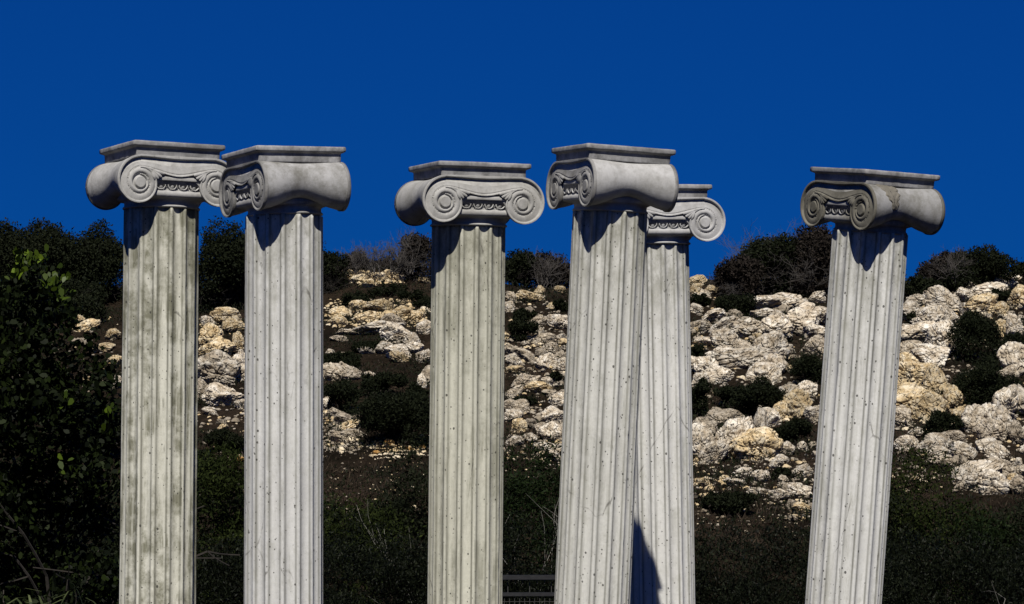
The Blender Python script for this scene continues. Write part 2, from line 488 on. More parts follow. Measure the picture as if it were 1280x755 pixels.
def make_base_mesh():
    P = [(.72, 0.0), (.72, .0)]
    P = [(.70 + .06 * math.sin(t), .19 - .07 * math.cos(t)) for t in np.linspace(.2, math.pi - .2, 9)]
    P += [(.64, .27), (.60, .29), (.585, .32), (.60, .35)]
    P += [(.58 + .045 * math.sin(t), .385 - .045 * math.cos(t)) for t in np.linspace(.3, math.pi - .2, 7)]
    P += [(.53, .44), (.505, .47), (.3, .472)]
    V, Fc = revolve(P, 64); return mesh('base_torus', V, Fc)
def make_plinth_mesh():
    bm = bmesh.new(); bmesh.ops.create_cube(bm, size=1)
    for v in bm.verts: v.co = Vector((v.co.x * 1.56 * D0, v.co.y * 1.56 * D0, (v.co.z + .5) * .125 * D0 - .01))
    bmesh.ops.bevel(bm, geom=bm.edges[:], offset=.006, segments=2, affect='EDGES')
    me = bpy.data.meshes.new('plinth'); bm.to_mesh(me); bm.free(); return me

FACE, BOL, ECH, PALS, BASE, PLI = make_face_mesh(), make_bolster_mesh(), make_echinus_mesh(), [make_palmette_mesh(-1), make_palmette_mesh(1)], make_base_mesh(), make_plinth_mesh()

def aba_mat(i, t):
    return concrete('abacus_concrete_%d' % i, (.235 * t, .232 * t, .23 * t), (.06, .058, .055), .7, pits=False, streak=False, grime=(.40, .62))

def cap_mats(i, tone, warm, dirt_amt):
    b = (.41 * tone, .406 * tone * (1 - .02 * warm), .40 * tone * (1 - .12 * warm))
    return concrete('capital_concrete_%d' % i, b, (.115, .11, .092), dirt_amt + .30, pits=False, streak=False, grime=(.42, .68))

# name, bottom px at y=755, reference px (axis at volute height), depth, turn of volute face, tone, warm, dirt, label
specs = [
    (196.7, (201.9, 235), 14.77, 29.0, .98, .85, .95, 1.0, .25, 'grey fluted Ionic column with green-streaked shaft, leftmost of the six, beside the leafy tree'),
    (354.3, (355.2, 241.5), 14.21, -63.0, .97, .10, .35, .92, .55, 'upright clean grey Ionic column whose abacus has dark stains, second from the left'),
    (581.0, (586.0, 256.5), 14.97, 20.4, .90, 1.05, .55, .95, .20, 'yellowish grey Ionic column standing alone near the middle with both scrolls facing front'),
    (740.0, (764, 237.7), 14.74, -68.6, .97, .35, .40, 1.0, .20, 'right-leaning grey Ionic column that partly hides another column behind it'),
    (825.5, (817.5, 281), 16.75, 17.5, 1.05, .10, .30, 1.0, .15, 'farther pale Ionic column with a dark shadow on its shaft, half hidden behind another'),
    (1054.0, (1089.8, 263.5), 14.70, -59.3, 1.06, .15, .42,   .70, .65, 'strongly leaning Ionic column with a rough cement patch on its capital, rightmost of the six'),
]
LEAN = [1.2, 2.2, 3.4, 3.6, 3.0, 4.6]; CSC = [.985, .94, 1.0, .97, 1.01, .94]; CSZ = [1.01, 1.01, 1.0, 1.02, 1.05, .98]; CAPT = [(0, 0), (0, -1.6), (0, 0), (0, 0), (0, 0), (2.2, 0)]
for i, (pb, (pr, pyr), Yd, psi, tone, warm, dirt, ctone, cdirt, label) in enumerate(specs):
    top = at(pr, pyr, Yd); bot = at(pb, 755, Yd); bot = at(pb, 755, Yd + (top.z - bot.z) * math.tan(math.radians(LEAN[i])))
    ax = (top - bot).normalized(); base = bot - ax * (bot.z / ax.z)
    L = (top - base).length
    q = Vector((0, 0, 1)).rotation_difference(ax).to_matrix() @ Matrix.Rotation(math.radians(psi), 3, 'Z')
    root = empty('ionic_column', Matrix.Translation(base) @ q.to_4x4()); tag(root, label, 'column', 'ionic columns', 'thing')
    if i == 4: root.scale = (1.04, 1.04, 1)
    z0 = .472 * D0; SHAFT_L = L - .295 * D0 * CSZ[i] - z0
    b = (.60 * tone, .595 * tone * (1 - .01 * warm), .57 * tone * (1 - .14 * warm))
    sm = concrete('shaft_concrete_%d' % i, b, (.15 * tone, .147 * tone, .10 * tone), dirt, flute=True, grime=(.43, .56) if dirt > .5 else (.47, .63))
    cm = cap_mats(i, ctone, warm * .4, cdirt)
    def lk(nm, me, m, par, z=0, share=True):
        o = bpy.data.objects.new(nm, me); COL.objects.link(o); o.parent = par; o.location.z = z
        if not me.materials: me.materials.append(m)
        o.material_slots[0].link = 'OBJECT'; o.material_slots[0].material = m
        me.polygons.foreach_set('use_smooth', np.ones(len(me.polygons), dtype=bool)); return o
    pb_ = lk('base', BASE, sm, root); lk('plinth', PLI, sm, pb_)
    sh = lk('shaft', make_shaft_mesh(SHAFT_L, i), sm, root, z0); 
    shm = sh.data; 
    cap = lk('capital', BOL, cm, root, L)
    e_ = Matrix.Rotation(math.radians(-psi), 3, 'Z') @ (Matrix.Rotation(math.radians(CAPT[i][0]), 3, 'X') @ Matrix.Rotation(math.radians(CAPT[i][1]), 3, 'Y')) @ Matrix.Rotation(math.radians(psi), 3, 'Z')
    cap.rotation_euler = e_.to_euler(); cap.scale = (CSC[i], CSC[i], CSZ[i])
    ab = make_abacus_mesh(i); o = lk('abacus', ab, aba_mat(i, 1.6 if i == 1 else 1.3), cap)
    lk('egg_and_dart_moulding', ECH, cm, cap)
    fm = cm if i not in (1, 3, 5) else concrete('shaded_grimy_face_%d' % i, *{1: ((.27, .265, .255), (.09, .088, .08)), 3: ((.29, .285, .275), (.11, .105, .095)), 5: ((.165, .155, .125), (.065, .06, .045))}[i], .8, pits=False, streak=False, grime=(.40, .64))  # grime, plus painted-in shade for volute faces turned from the sun
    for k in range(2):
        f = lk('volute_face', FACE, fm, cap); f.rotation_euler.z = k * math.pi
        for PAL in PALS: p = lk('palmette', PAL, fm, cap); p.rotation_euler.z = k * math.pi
    if i == 5:
        # ragged cement repair on the right-hand bolster, just below the abacus
        V, Fc = [], []
        nu, nv = 26, 30
        for a in range(nu + 1):
            for c_ in range(nv + 1):
                v = c_ / nv; wd = .185 * (1 - .80 * v ** 1.3) * (1 + .35 * noise.noise(Vector((v * 9, 1, 3))))
                yy = -.27 + .09 * v + wd * (2 * a / nu - 1) + .02 * noise.noise(Vector((a * .5, v * 7, 0)))
                t = abs(yy) / A_F; s_ = .70 + .265 * smooth(0, .93, t)
                cz = R0 * (1 - s_) * .8
                ph = math.radians(2 + 100 * v)
                R = Rphi(ph) * .995 * s_; edge = min(a, nu - a, nv - c_) / 3.0
                bmp = .004 + .016 * min(1, edge) * (.6 + .5 * noise.noise(Vector((yy * 30, v * 14, 2)))) if edge > 0 else -.006
                V.append(((CX * (.9 + .1 * s_) + (R + bmp) * math.sin(ph)) * D0, yy * D0, (cz + (R + bmp) * math.cos(ph)) * D0))
        for a in range(nu):
            for c_ in range(nv):
                k = a * (nv + 1) + c_; Fc.append((k, k + nv + 1, k + nv + 2, k + 1))
        pm = concrete('repair_cement', (.17, .155, .125), (.07, .065, .05), .8, pits=False, streak=False)
        o = lk('cement_patch', mesh('cement_patch', V, Fc), pm, cap); o['label'] = 'rough brown cement patch'

# ------------------------------------------------------------------ boulders
WHITE = rock_mat('pale_limestone', [(.26, .20, .13), (.45, .385, .29), (.66, .61, .52)], .30)
GREY = rock_mat('grey_limestone', [(.17, .13, .085), (.31, .26, .19), (.49, .43, .34)], .35)
OCHRE = rock_mat('ochre_limestone', [(.28, .19, .09), (.48, .37, .21), (.60, .52, .38)], .30)
ORANGE = rock_mat('orange_limestone', [(.30, .14, .04), (.48, .26, .07), (.52, .36, .16)], .35)
RM = {'r': ORANGE, 'w': WHITE, 'g': GREY, 'o': OCHRE}
RN = {'r': 'orange', 'w': 'white', 'g': 'grey', 'o': 'ochre'}

def ico(sub):
    bm = bmesh.new(); bmesh.ops.create_icosphere(bm, subdivisions=sub, radius=1)
    V = np.array([v.co[:] for v in bm.verts]); Fc = [[v.index for v in f.verts] for f in bm.faces]; bm.free(); return V, Fc
ICO = {k: ico(k) for k in (2, 3, 6)}

def rock_mesh(seed, sub=6, planes=9, rough=.16, pit=.5):
    V, Fc = ICO[sub]; rs = np.random.RandomState(seed); r = np.full(len(V), 1.0)
    for k in range(planes):
        n = rs.normal(size=3); n /= np.linalg.norm(n); d = rs.uniform(.52, .86)
        dt = V @ n; m = dt > 1e-3; rr = np.where(m, d / np.maximum(dt, 1e-3), 9)
        # soft minimum keeps worn edges
        r = -np.log(np.exp(-40 * r) + np.exp(-40 * np.minimum(rr, 3))) / 40
    out = []
    for v, q in zip(V, r):
        p = Vector(v) * 1.0
        o = Vector((seed * 3.7, seed * 1.3, 0))
        if sub >= 5:
            n1 = noise.noise(p * 1.6 + o); n2 = noise.fractal(p * 2.6 + o, 1.0, 2.1, 4)
            rg = 1 - abs(noise.noise(p * 4.3 + o * 2)) * 2
            cell = noise.voronoi(p * 1.9 + o + Vector((1, 1, 1)) * .25 * noise.noise(p * 5))[0]; crack = cell[1] - cell[0]
            cell2 = noise.voronoi(p * 8.0 + o)[0][0]
            zz = p.z * 1.5 + .55 * noise.noise(p * 1.1 + o) + seed * .37; fr = zz - math.floor(zz)
            n1 -= 1.1 * max(0, 1 - abs(fr - .5) / .13) * (.5 + .5 * noise.noise(p * 2.3 + o * 3))
            q = q * (1 + .15 * n1 + rough * n2 - .06 * max(0, rg - .55) - .26 * max(0, 1 - crack / .09) - pit * .14 * max(0, .30 - cell2) * 3)
        else:
            q = q * (1 + .2 * noise.noise(p * 1.8 + o))
        out.append(p * q)
    return mesh('rock', out, Fc)

PROTO = [rock_mesh(11 + k, 6, random.choice([6, 8, 10, 13]), random.choice([.035, .05, .08]), random.choice([.3, .7, 1.0])) for k in range(18)]
PROTO_M = {}
def proto(k, c):
    if (k, c) not in PROTO_M:
        m = PROTO[k].copy(); m.materials.append(RM[c]); m.polygons.foreach_set('use_smooth', np.ones(len(m.polygons), dtype=bool)); PROTO_M[k, c] = m
    return PROTO_M[k, c]

rocks = []
def put_rock(px, py, wpx, hpx, c, k=None, sink=.20):
    """(px,py) centre of the rock as the photo shows it; it is seated in the slope at that depth"""
    g = ground(px, min(py + hpx * .42, 700))
    m = g.y / F_PX; e_ = 1.04 if wpx > 22 else .95; W, H = wpx * m * e_, hpx * m * e_
    k = random.randrange(len(PROTO)) if k is None else k
    o = bpy.data.objects.new('boulder', proto(k, c)); COL.objects.link(o)
    a = random.uniform(0, 6.28)
    sx, sy, sz = W * .60, W * random.uniform(.45, .62), H * .66
    o.matrix_world = Matrix.Translation(g + Vector((0, sy * .5, H * .5 - sz * sink + sz * .0))) @ Matrix.Diagonal((sx, sy, sz, 1)) @ (Matrix.Rotation(a, 4, 'Z') @ Matrix.Rotation(random.uniform(-.5, .5), 4, 'X'))
    rocks.append((px, py, wpx, hpx, c, o)); return o

HAND = [
 # window between the first two columns
 (283,398,44,22,'o'),(292,408,30,20,'o'),(262,420,28,26,'o'),(268,436,44,22,'o'),(296,428,16,24,'o'),(258,402,22,14,'w'),
 (270,468,56,44,'w'),(298,462,30,36,'w'),(278,496,44,30,'w'),(252,486,22,30,'g'),(262,515,20,10,'w'),(300,505,22,14,'w'),(278,536,14,8,'o'),(298,573,12,8,'o'),
 # second window
 (460,357,24,10,'o'),(424,351,20,9,'o'),(530,351,20,8,'o'),(446,384,26,14,'o'),(475,386,40,18,'o'),(500,392,30,16,'o'),(427,392,30,16,'o'),(520,396,20,20,'o'),(424,405,24,14,'o'),(462,398,34,14,'o'),(488,404,34,16,'g'),
 (470,413,60,16,'w'),(498,420,44,26,'w'),(438,416,30,9,'w'),(424,424,22,8,'g'),(516,426,22,20,'w'),
 (448,436,10,9,'g'),(457,440,22,9,'w'),(480,436,26,14,'w'),(497,440,32,20,'w'),(516,436,26,14,'w'),(500,450,28,10,'o'),(530,448,22,20,'w'),(412,441,12,7,'w'),(429,443,9,5,'g'),
 (416,468,30,20,'g'),(440,470,26,18,'g'),(432,464,36,12,'g'),(464,472,20,11,'w'),(528,480,14,20,'w'),(410,505,14,16,'w'),(412,350,10,8,'o'),
 (430,528,26,14,'g'),(440,545,34,14,'g'),(485,557,10,7,'o'),(536,470,22,24,'g'),(532,410,22,20,'w'),
 # third window
 (641,350,12,6,'o'),(662,372,34,16,'o'),(674,367,16,16,'o'),(700,364,20,9,'o'),(690,384,16,8,'o'),(640,372,16,14,'g'),(636,385,14,16,'w'),
 (651,403,11,9,'w'),(672,402,26,14,'g'),(698,403,30,22,'w'),(674,416,16,10,'w'),(682,425,36,18,'g'),(700,424,16,12,'w'),(657,430,12,6,'w'),(690,437,26,14,'g'),(645,440,30,14,'g'),(642,450,22,16,'w'),(660,446,22,12,'g'),(677,443,16,12,'g'),(686,454,30,18,'w'),(703,444,16,12,'g'),(651,456,9,6,'g'),
 (644,464,28,10,'o'),(660,478,40,16,'g'),(684,478,18,12,'w'),(700,473,22,12,'g'),(672,488,36,12,'o'),(645,494,26,10,'g'),(638,506,18,14,'g'),(690,492,20,10,'g'),
 (642,520,30,16,'w'),(652,512,26,16,'g'),(694,520,30,22,'w'),(648,534,22,20,'o'),(664,530,20,12,'g'),(674,536,22,16,'g'),(688,545,34,24,'w'),(644,552,24,12,'w'),(662,550,22,12,'w'),(700,570,30,18,'w'),(680,560,26,14,'w'),(702,540,20,26,'g'),(700,500,24,16,'w'),(706,455,18,20,'w'),
 # fourth window
 (874,352,22,18,'o'),(870,364,24,20,'o'),(903,359,20,14,'o'),(888,362,16,12,'o'),(981,352,16,6,'o'),(880,370,26,8,'w'),(870,388,26,10,'w'),
 (950,379,50,20,'w'),(982,380,50,22,'w'),(1022,376,34,14,'w'),(1018,396,40,26,'w'),(1000,402,60,40,'w'),(960,396,44,16,'w'),(920,395,22,12,'g'),(890,398,34,12,'w'),(878,410,36,16,'w'),(906,410,40,18,'w'),(935,410,44,24,'w'),(970,412,40,30,'w'),(1020,420,40,24,'w'),(1003,418,20,10,'w'),
 (905,425,36,24,'w'),(928,434,24,16,'g'),(884,428,28,14,'w'),(970,436,44,40,'w'),(1020,434,40,26,'g'),(905,446,46,22,'w'),(935,452,64,24,'w'),(965,458,36,26,'w'),(884,462,30,26,'w'),(876,478,22,24,'w'),(900,470,34,24,'w'),(955,470,50,22,'w'),
 (1012,487,28,20,'w'),(984,492,30,20,'w'),(1000,508,34,34,'o'),(975,518,26,30,'o'),(1018,522,30,22,'w'),(960,524,30,24,'w'),(905,522,44,22,'g'),(882,540,36,24,'g'),(876,555,30,40,'w'),(912,552,46,48,'w'),(946,556,54,44,'o'),(950,535,24,40,'w'),(926,548,30,54,'w'),(894,570,36,30,'w'),
 (984,562,22,18,'w'),(1003,560,16,14,'w'),(975,580,24,16,'w'),(930,593,26,12,'w'),(952,596,22,18,'w'),(1006,592,30,16,'w'),(978,600,16,12,'g'),
 (876,605,24,12,'o'),(920,603,26,10,'w'),(950,616,30,10,'w'),(974,620,24,14,'w'),(1000,617,34,16,'w'),(988,614,20,18,'g'),(1000,640,24,14,'o'),(988,634,14,14,'g'),(884,626,26,10,'o'),(906,600,16,8,'o'),(992,650,18,8,'o'),
 # fifth window
 (1172,360,18,7,'w'),(1216,362,26,10,'w'),(1240,362,50,14,'w'),(1255,356,50,14,'w'),(1275,374,34,30,'o'),(1150,378,30,14,'w'),(1180,378,50,22,'w'),(1205,372,34,18,'w'),(1228,384,50,34,'o'),(1212,388,24,24,'w'),(1252,388,24,18,'o'),(1140,392,34,26,'w'),(1165,400,44,30,'w'),(1185,396,34,30,'w'),(1268,408,22,34,'w'),(1252,412,20,22,'o'),
 (1150,418,50,30,'w'),(1180,424,40,36,'w'),(1140,440,40,22,'g'),(1170,446,50,30,'w'),(1274,452,44,46,'w'),(1262,470,26,26,'g'),(1276,500,30,50,'w'),
 (1145,470,60,44,'o'),(1170,480,36,40,'o'),(1140,500,54,44,'o'),(1160,514,50,36,'o'),(1190,500,26,28,'o'),(1130,524,34,24,'g'),(1136,455,30,24,'o'),
 (1205,522,30,26,'o'),(1220,528,30,34,'w'),(1260,505,30,40,'w'),(1236,520,30,28,'w'),(1256,532,44,40,'w'),(1240,540,34,30,'g'),(1272,545,24,30,'g'),(1258,520,30,20,'w'),
 (1150,543,28,11,'w'),(1136,556,30,18,'w'),(1160,560,26,20,'w'),(1175,556,34,22,'w'),(1170,566,28,14,'w'),(1204,570,40,22,'w'),(1232,560,30,18,'w'),(1196,550,34,16,'g'),(1248,572,32,16,'w'),(1180,580,40,14,'g'),(1220,590,70,14,'w'),(1250,590,40,20,'g'),(1274,588,22,14,'w'),(1204,602,36,26,'w'),(1244,606,36,30,'w'),(1272,610,24,24,'g'),(1225,610,30,16,'g'),
 # seen through the leafy tree, far left
 (100,400,20,9,'o'),(126,401,11,5,'w'),(108,410,30,12,'o'),(140,420,22,16,'o'),(128,436,34,14,'o'),(146,450,20,12,'o'),(100,430,20,10,'g'),(110,475,16,10,'o'),(60,470,18,10,'w'),(145,480,20,18,'w'),(20,470,12,8,'w'),(50,485,10,8,'o'),
]
for r in HAND: put_rock(*r)
# more of the same field behind the columns and beyond both edges of the frame, so the hill holds up from a step aside
BEHIND = [(-60, -2), (160, 244), (312, 398), (545, 622), (712, 862), (1036, 1122), (1284, 1345)]
for _ in range(34):                      # loose smaller blocks in the two stony gaps on the right
    px, py = random.choice([(random.uniform(868, 1028), random.uniform(400, 610)), (random.uniform(1126, 1278), random.uniform(380, 612))])
    wd = random.uniform(9, 18); put_rock(px, py, wd, wd * random.uniform(.5, .8), random.choice('wwgo'))
for r in [(418,350,26,8,'o'),(442,350,30,7,'o'),(468,350,34,7,'o'),(494,350,30,6,'o'),(424,520,30,9,'g'),(436,534,32,9,'o'),(428,552,34,10,'g'),(486,556,13,9,'r'),(512,563,12,7,'r'),(528,560,10,6,'r'),(300,574,12,8,'r'),(470,566,9,5,'r')]: put_rock(*r)
while len(rocks) < 299:
    a, b = random.choice(BEHIND); px = random.uniform(a, b); py = random.choice([random.uniform(360, 470), random.uniform(380, 590)])
    wd = random.uniform(14, 44); put_rock(px, py, wd, wd * random.uniform(.45, .8), random.choice('wwwgo' if px > 600 else 'wgoo'))

# labels: colour, size, height on the slope and the gap between columns, then order from the left inside that set
def gap(px):
    for x, n in ((150, 'left of the leftmost column'), (244, 'behind the leftmost column'), (306, 'between the first and second columns'), (404, 'behind the second column'),
                 (536, 'between the second and third columns'), (630, 'behind the third column'), (710, 'between the third and fourth columns'),
                 (866, 'behind the leaning pair'), (1030, 'between the pair and the last column'), (1120, 'behind the last column')):
        if px < x: return n
    return 'right of the last column'
def level(py): return 'near the crest' if py < 400 else 'high up' if py < 450 else 'halfway up' if py < 520 else 'low down' if py < 580 else 'at the foot'
ORD = ['first', 'second', 'third', 'fourth', 'fifth', 'sixth', 'seventh', 'eighth', 'ninth', 'tenth', 'eleventh', 'twelfth', 'thirteenth', 'fourteenth', 'fifteenth', 'sixteenth', 'seventeenth', 'eighteenth']
sets = {}
for r in rocks:
    px, py = proj(r[5].matrix_world.translation)
    sets.setdefault((r[4], level(py), gap(px)), []).append((px, py, r))
for (c, lv, gp), L_ in sets.items():
    L_.sort(key=lambda t: t[0])
    for n_, (px, py, r) in enumerate(L_):
        if len(L_) == 1: lab = 'only %s limestone boulder %s, %s' % (RN[c], lv, gp)
        else: lab = '%s %s boulder from the left %s, %s' % (ORD[min(n_, 17)], RN[c], lv, gp)
        tag(r[5], lab, 'boulder', 'limestone boulders on the hillside')

# small broken stone: nobody could count it
def rubble():
    pro = [rock_mesh(90 + k, 3, 9) for k in range(6)]
    P = []
    for me in pro:
        V = np.array([v.co[:] for v in me.vertices]); Fi = np.array([p.vertices[:] for p in me.polygons]); P.append(V[Fi].reshape(-1, 3))
    rs = np.random.RandomState(5); zones = [(404, 540, 556, 650, 260, 3.2), (246, 306, 540, 620, 120, 3.5), (866, 1030, 600, 672, 160, 3.5),(404, 505, 345, 356, 420, 6.5), (866, 1030, 380, 640, 420, 9), (1120, 1282, 370, 618, 420, 9), (632, 710, 400, 580, 160, 8), (406, 532, 376, 410, 420, 6), (462, 540, 548, 574, 300, 5), (404, 450, 512, 566, 420, 6), (632, 710, 360, 600, 420, 6),
        (866, 1030, 345, 660, 620, 6), (1120, 1282, 350, 620, 560, 6), (246, 306, 385, 545, 220, 6), (60, 152, 395, 500, 120, 5), (545, 630, 350, 600, 160, 6), (712, 862, 350, 600, 260, 6), (1030, 1120, 350, 600, 200, 6), (290, 405, 360, 600, 200, 6)]
    oc, wh = [], []
    for x0, x1, y0, y1, n, sz in zones:
        for _ in range(n):
            px, py = rs.uniform(x0, x1), rs.uniform(y0, y1); g = ground(px, py)
            s = sz * rs.lognormal(-.35, .45) * g.y / F_PX * .5
            a, b = rs.uniform(0, 6.28), rs.uniform(-.6, .6)
            M = np.array((Matrix.Rotation(a, 3, 'Z') @ Matrix.Rotation(b, 3, 'X')))
            T = (P[rs.randint(6)] @ M.T) * np.array([s, s, s * .7]) + np.array([g.x, g.y, g.z + s * .25])
            och = (px < 540 and py < 415) or (462 < px < 542 and py > 540) or rs.rand() < .25
            (oc if och else wh).append(T)
    tag(link('limestone_rubble', mesh_np('rubble_pale', np.concatenate(wh), 3), GREY, smooth_=False), 'loose pale rubble scattered between the boulders', 'rubble', kind='stuff')
    tag(link('limestone_rubble', mesh_np('rubble_ochre', np.concatenate(oc), 3), OCHRE, smooth_=False), 'loose orange and ochre rubble lying in bands on the slope', 'rubble', kind='stuff')
rubble()

# ------------------------------------------------------------------ vegetation
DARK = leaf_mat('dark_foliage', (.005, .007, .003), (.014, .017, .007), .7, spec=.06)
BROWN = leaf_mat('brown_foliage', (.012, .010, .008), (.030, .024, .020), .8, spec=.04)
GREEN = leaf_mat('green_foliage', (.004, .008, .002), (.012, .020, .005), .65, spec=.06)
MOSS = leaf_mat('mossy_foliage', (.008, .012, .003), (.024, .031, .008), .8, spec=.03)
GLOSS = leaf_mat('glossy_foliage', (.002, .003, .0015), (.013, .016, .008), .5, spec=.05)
BROAD = leaf_mat('broad_leaves', (.002, .0035, .001), (.014, .022, .004), .6, .15, .08)
YOUNG = leaf_mat('young_leaves', (.020, .034, .003), (.105, .16, .010), .5, .25, .2)
TWIG = plain('grey_twigs', (.052, .046, .041), .9)
TWIGP = plain('bleached_twigs', (.16, .15, .13), .9)
BARK = plain('bark', (.022, .018, .014), .95)

def leaves(pos, nrm, size, aspect, rs, six=False, up=0.0):
    """one small folded leaf per position"""
    n = len(pos)
    d = rs.normal(size=(n, 3)); d[:, 2] += up; d /= np.linalg.norm(d, axis=1)[:, None]
    nn = nrm + rs.normal(size=(n, 3)) * .8; s = np.cross(d, nn); s /= np.linalg.norm(s, axis=1)[:, None] + 1e-9
    L = size[:, None] * d; W = (size / aspect)[:, None] * s
    if six:
        u = np.cross(s, d) * (size * .12)[:, None]
        a = pos; return np.stack([a, a + .30 * L + .42 * W + u, a + .72 * L + .50 * W + u, a + L, a + .72 * L - .50 * W + u, a + .30 * L - .42 * W + u], 1).reshape(-1, 3), 6
    return np.stack([pos, pos + .5 * L + .5 * W, pos + L, pos + .5 * L - .5 * W], 1).reshape(-1, 3), 4

def lobes_for(rs, W, H, Dp, n, flat=.0):
    """uneven lobes filling a mound W wide, Dp deep, H high, base at z=0"""
    out = []
    for _ in range(n):
        t = rs.uniform(0, 6.28); q = math.sqrt(rs.rand()) * .72
        x, y = q * math.cos(t) * W / 2, q * math.sin(t) * Dp / 2
        hmax = H * (1.02 - .45 * q * q) * rs.uniform(.80, 1.08)
        r = min(W, H) * rs.uniform(.13, .27)
        out.append((x, y, max(r * .5, hmax - r * rs.uniform(.8, 1.2)), r * rs.uniform(.9, 1.4), r * rs.uniform(.9, 1.3), r * rs.uniform(.8, 1.1)))
    for _ in range(max(2, n // 3)):
        out.append((rs.uniform(-.36, .36) * W, rs.uniform(-.3, .3) * Dp, H * rs.uniform(.15, .5), W * .22, Dp * .22, H * .32))
    return out

def lobe_points(lobes, n, rs, shell=.55):
    L = np.array(lobes); vol = (L[:, 3] * L[:, 4] * L[:, 5]) ** .7; idx = rs.choice(len(L), n, p=vol / vol.sum())
    d = rs.normal(size=(n, 3)); d /= np.linalg.norm(d, axis=1)[:, None]
    r = shell + (1 - shell) * rs.rand(n) ** .6 + rs.exponential(.05, n)
    # clumps: pull points to random centres so gaps open between sprays
    P = L[idx, :3] + d * r[:, None] * L[idx, 3:6]
    m = max(6, n // 28); ctr = P[rs.choice(n, m)]
    a = rs.randint(m, size=n // 2); sp_ = np.mean(L[:, 3:6]) * .16
    P[: n // 2] = ctr[a] + rs.normal(size=(n // 2, 3)) * sp_
    P[:, 2] = np.maximum(P[:, 2], .02)
    return P, d

class Twigs:
    def __init__(s): s.V = []; s.F = []
    def seg(s, a, b, ra, rb, k=4):
        d = (b - a); 
        if d.length < 1e-5: return
        x = d.orthogonal().normalized(); y = d.normalized().cross(x); n = len(s.V)
        for p, r in ((a, ra), (b, rb)):
            for i in range(k):
                t = 6.2832 * i / k; s.V.append(p + x * (r * math.cos(t)) + y * (r * math.sin(t)))
        for i in range(k): s.F.append((n + i, n + (i + 1) % k, n + k + (i + 1) % k, n + k + i))
    def branch(s, rs, p, d, L, r, depth, spread=.7, upb=.15, pts=None):
        n = 3; q = p.copy(); 
        for i in range(n):
            d = (d + Vector(rs.normal(size=3)) * .18 + Vector((0, 0, upb * .3))).normalized()
            e = q + d * (L / n); s.seg(q, e, r * (1 - .25 * i / n), r * (1 - .25 * (i + 1) / n)); q = e
            if depth > 0 and i >= 1 - (depth > 1):
                for _ in range(rs.randint(1, 3)):
                    nd = (d + Vector(rs.normal(size=3)) * spread).normalized()
                    s.branch(rs, q, nd, L * rs.uniform(.5, .75), r * .58, depth - 1, spread, upb, pts)
        if pts is not None and depth <= 1: pts.append(q.copy())
    def build(s, nm, mat, parent): return link(nm, mesh(nm, s.V, s.F), mat, parent, False)

def bush(name, loc, W, H, Dp, n, size, mat, label, cat, group, seed, aspect=2.0, nl=9, twig=True, six=False, up=0.2, stems=4, twmat=None, shell=.55, crown='foliage', tw=(.30, .25), nb=2):
    rs = np.random.RandomState(seed); root = empty(name, loc=loc); tag(root, label, cat, group)
    lb = lobes_for(rs, W, H, Dp, nl); P, d = lobe_points(lb, n, rs, shell)
    V, k = leaves(P, d, size * rs.uniform(.6, 1.35, n), aspect, rs, six, up)
    link(crown, mesh_np(crown, V, k), mat, root, False)
    if twig:
        T = Twigs()
        for _ in range(stems):
            T.branch(rs, Vector((rs.uniform(-.12, .12) * W, rs.uniform(-.1, .1) * Dp, -.05)), Vector((rs.normal() * tw[1], rs.normal() * .2, 1)).normalized(), H * tw[0], max(.006, H * .008), nb)
        T.build('stem' if name != 'tree' else 'trunk', twmat or BARK, root)
    return root

def bare(name, loc, H, label, cat, group, seed, mat=None, stems=7, r=.012, depth=3, spread=.6, lean=.6):
    rs = np.random.RandomState(seed); T = Twigs(); 
    for _ in range(stems):
        T.branch(rs, Vector((rs.normal() * .06, rs.normal() * .06, -.04)), Vector((rs.normal() * lean, rs.normal() * lean * .6, 1)).normalized(), H * .48, r, depth, spread)
    o = T.build(name, mat or TWIG, None); o.location = loc; tag(o, label, cat, group); return o

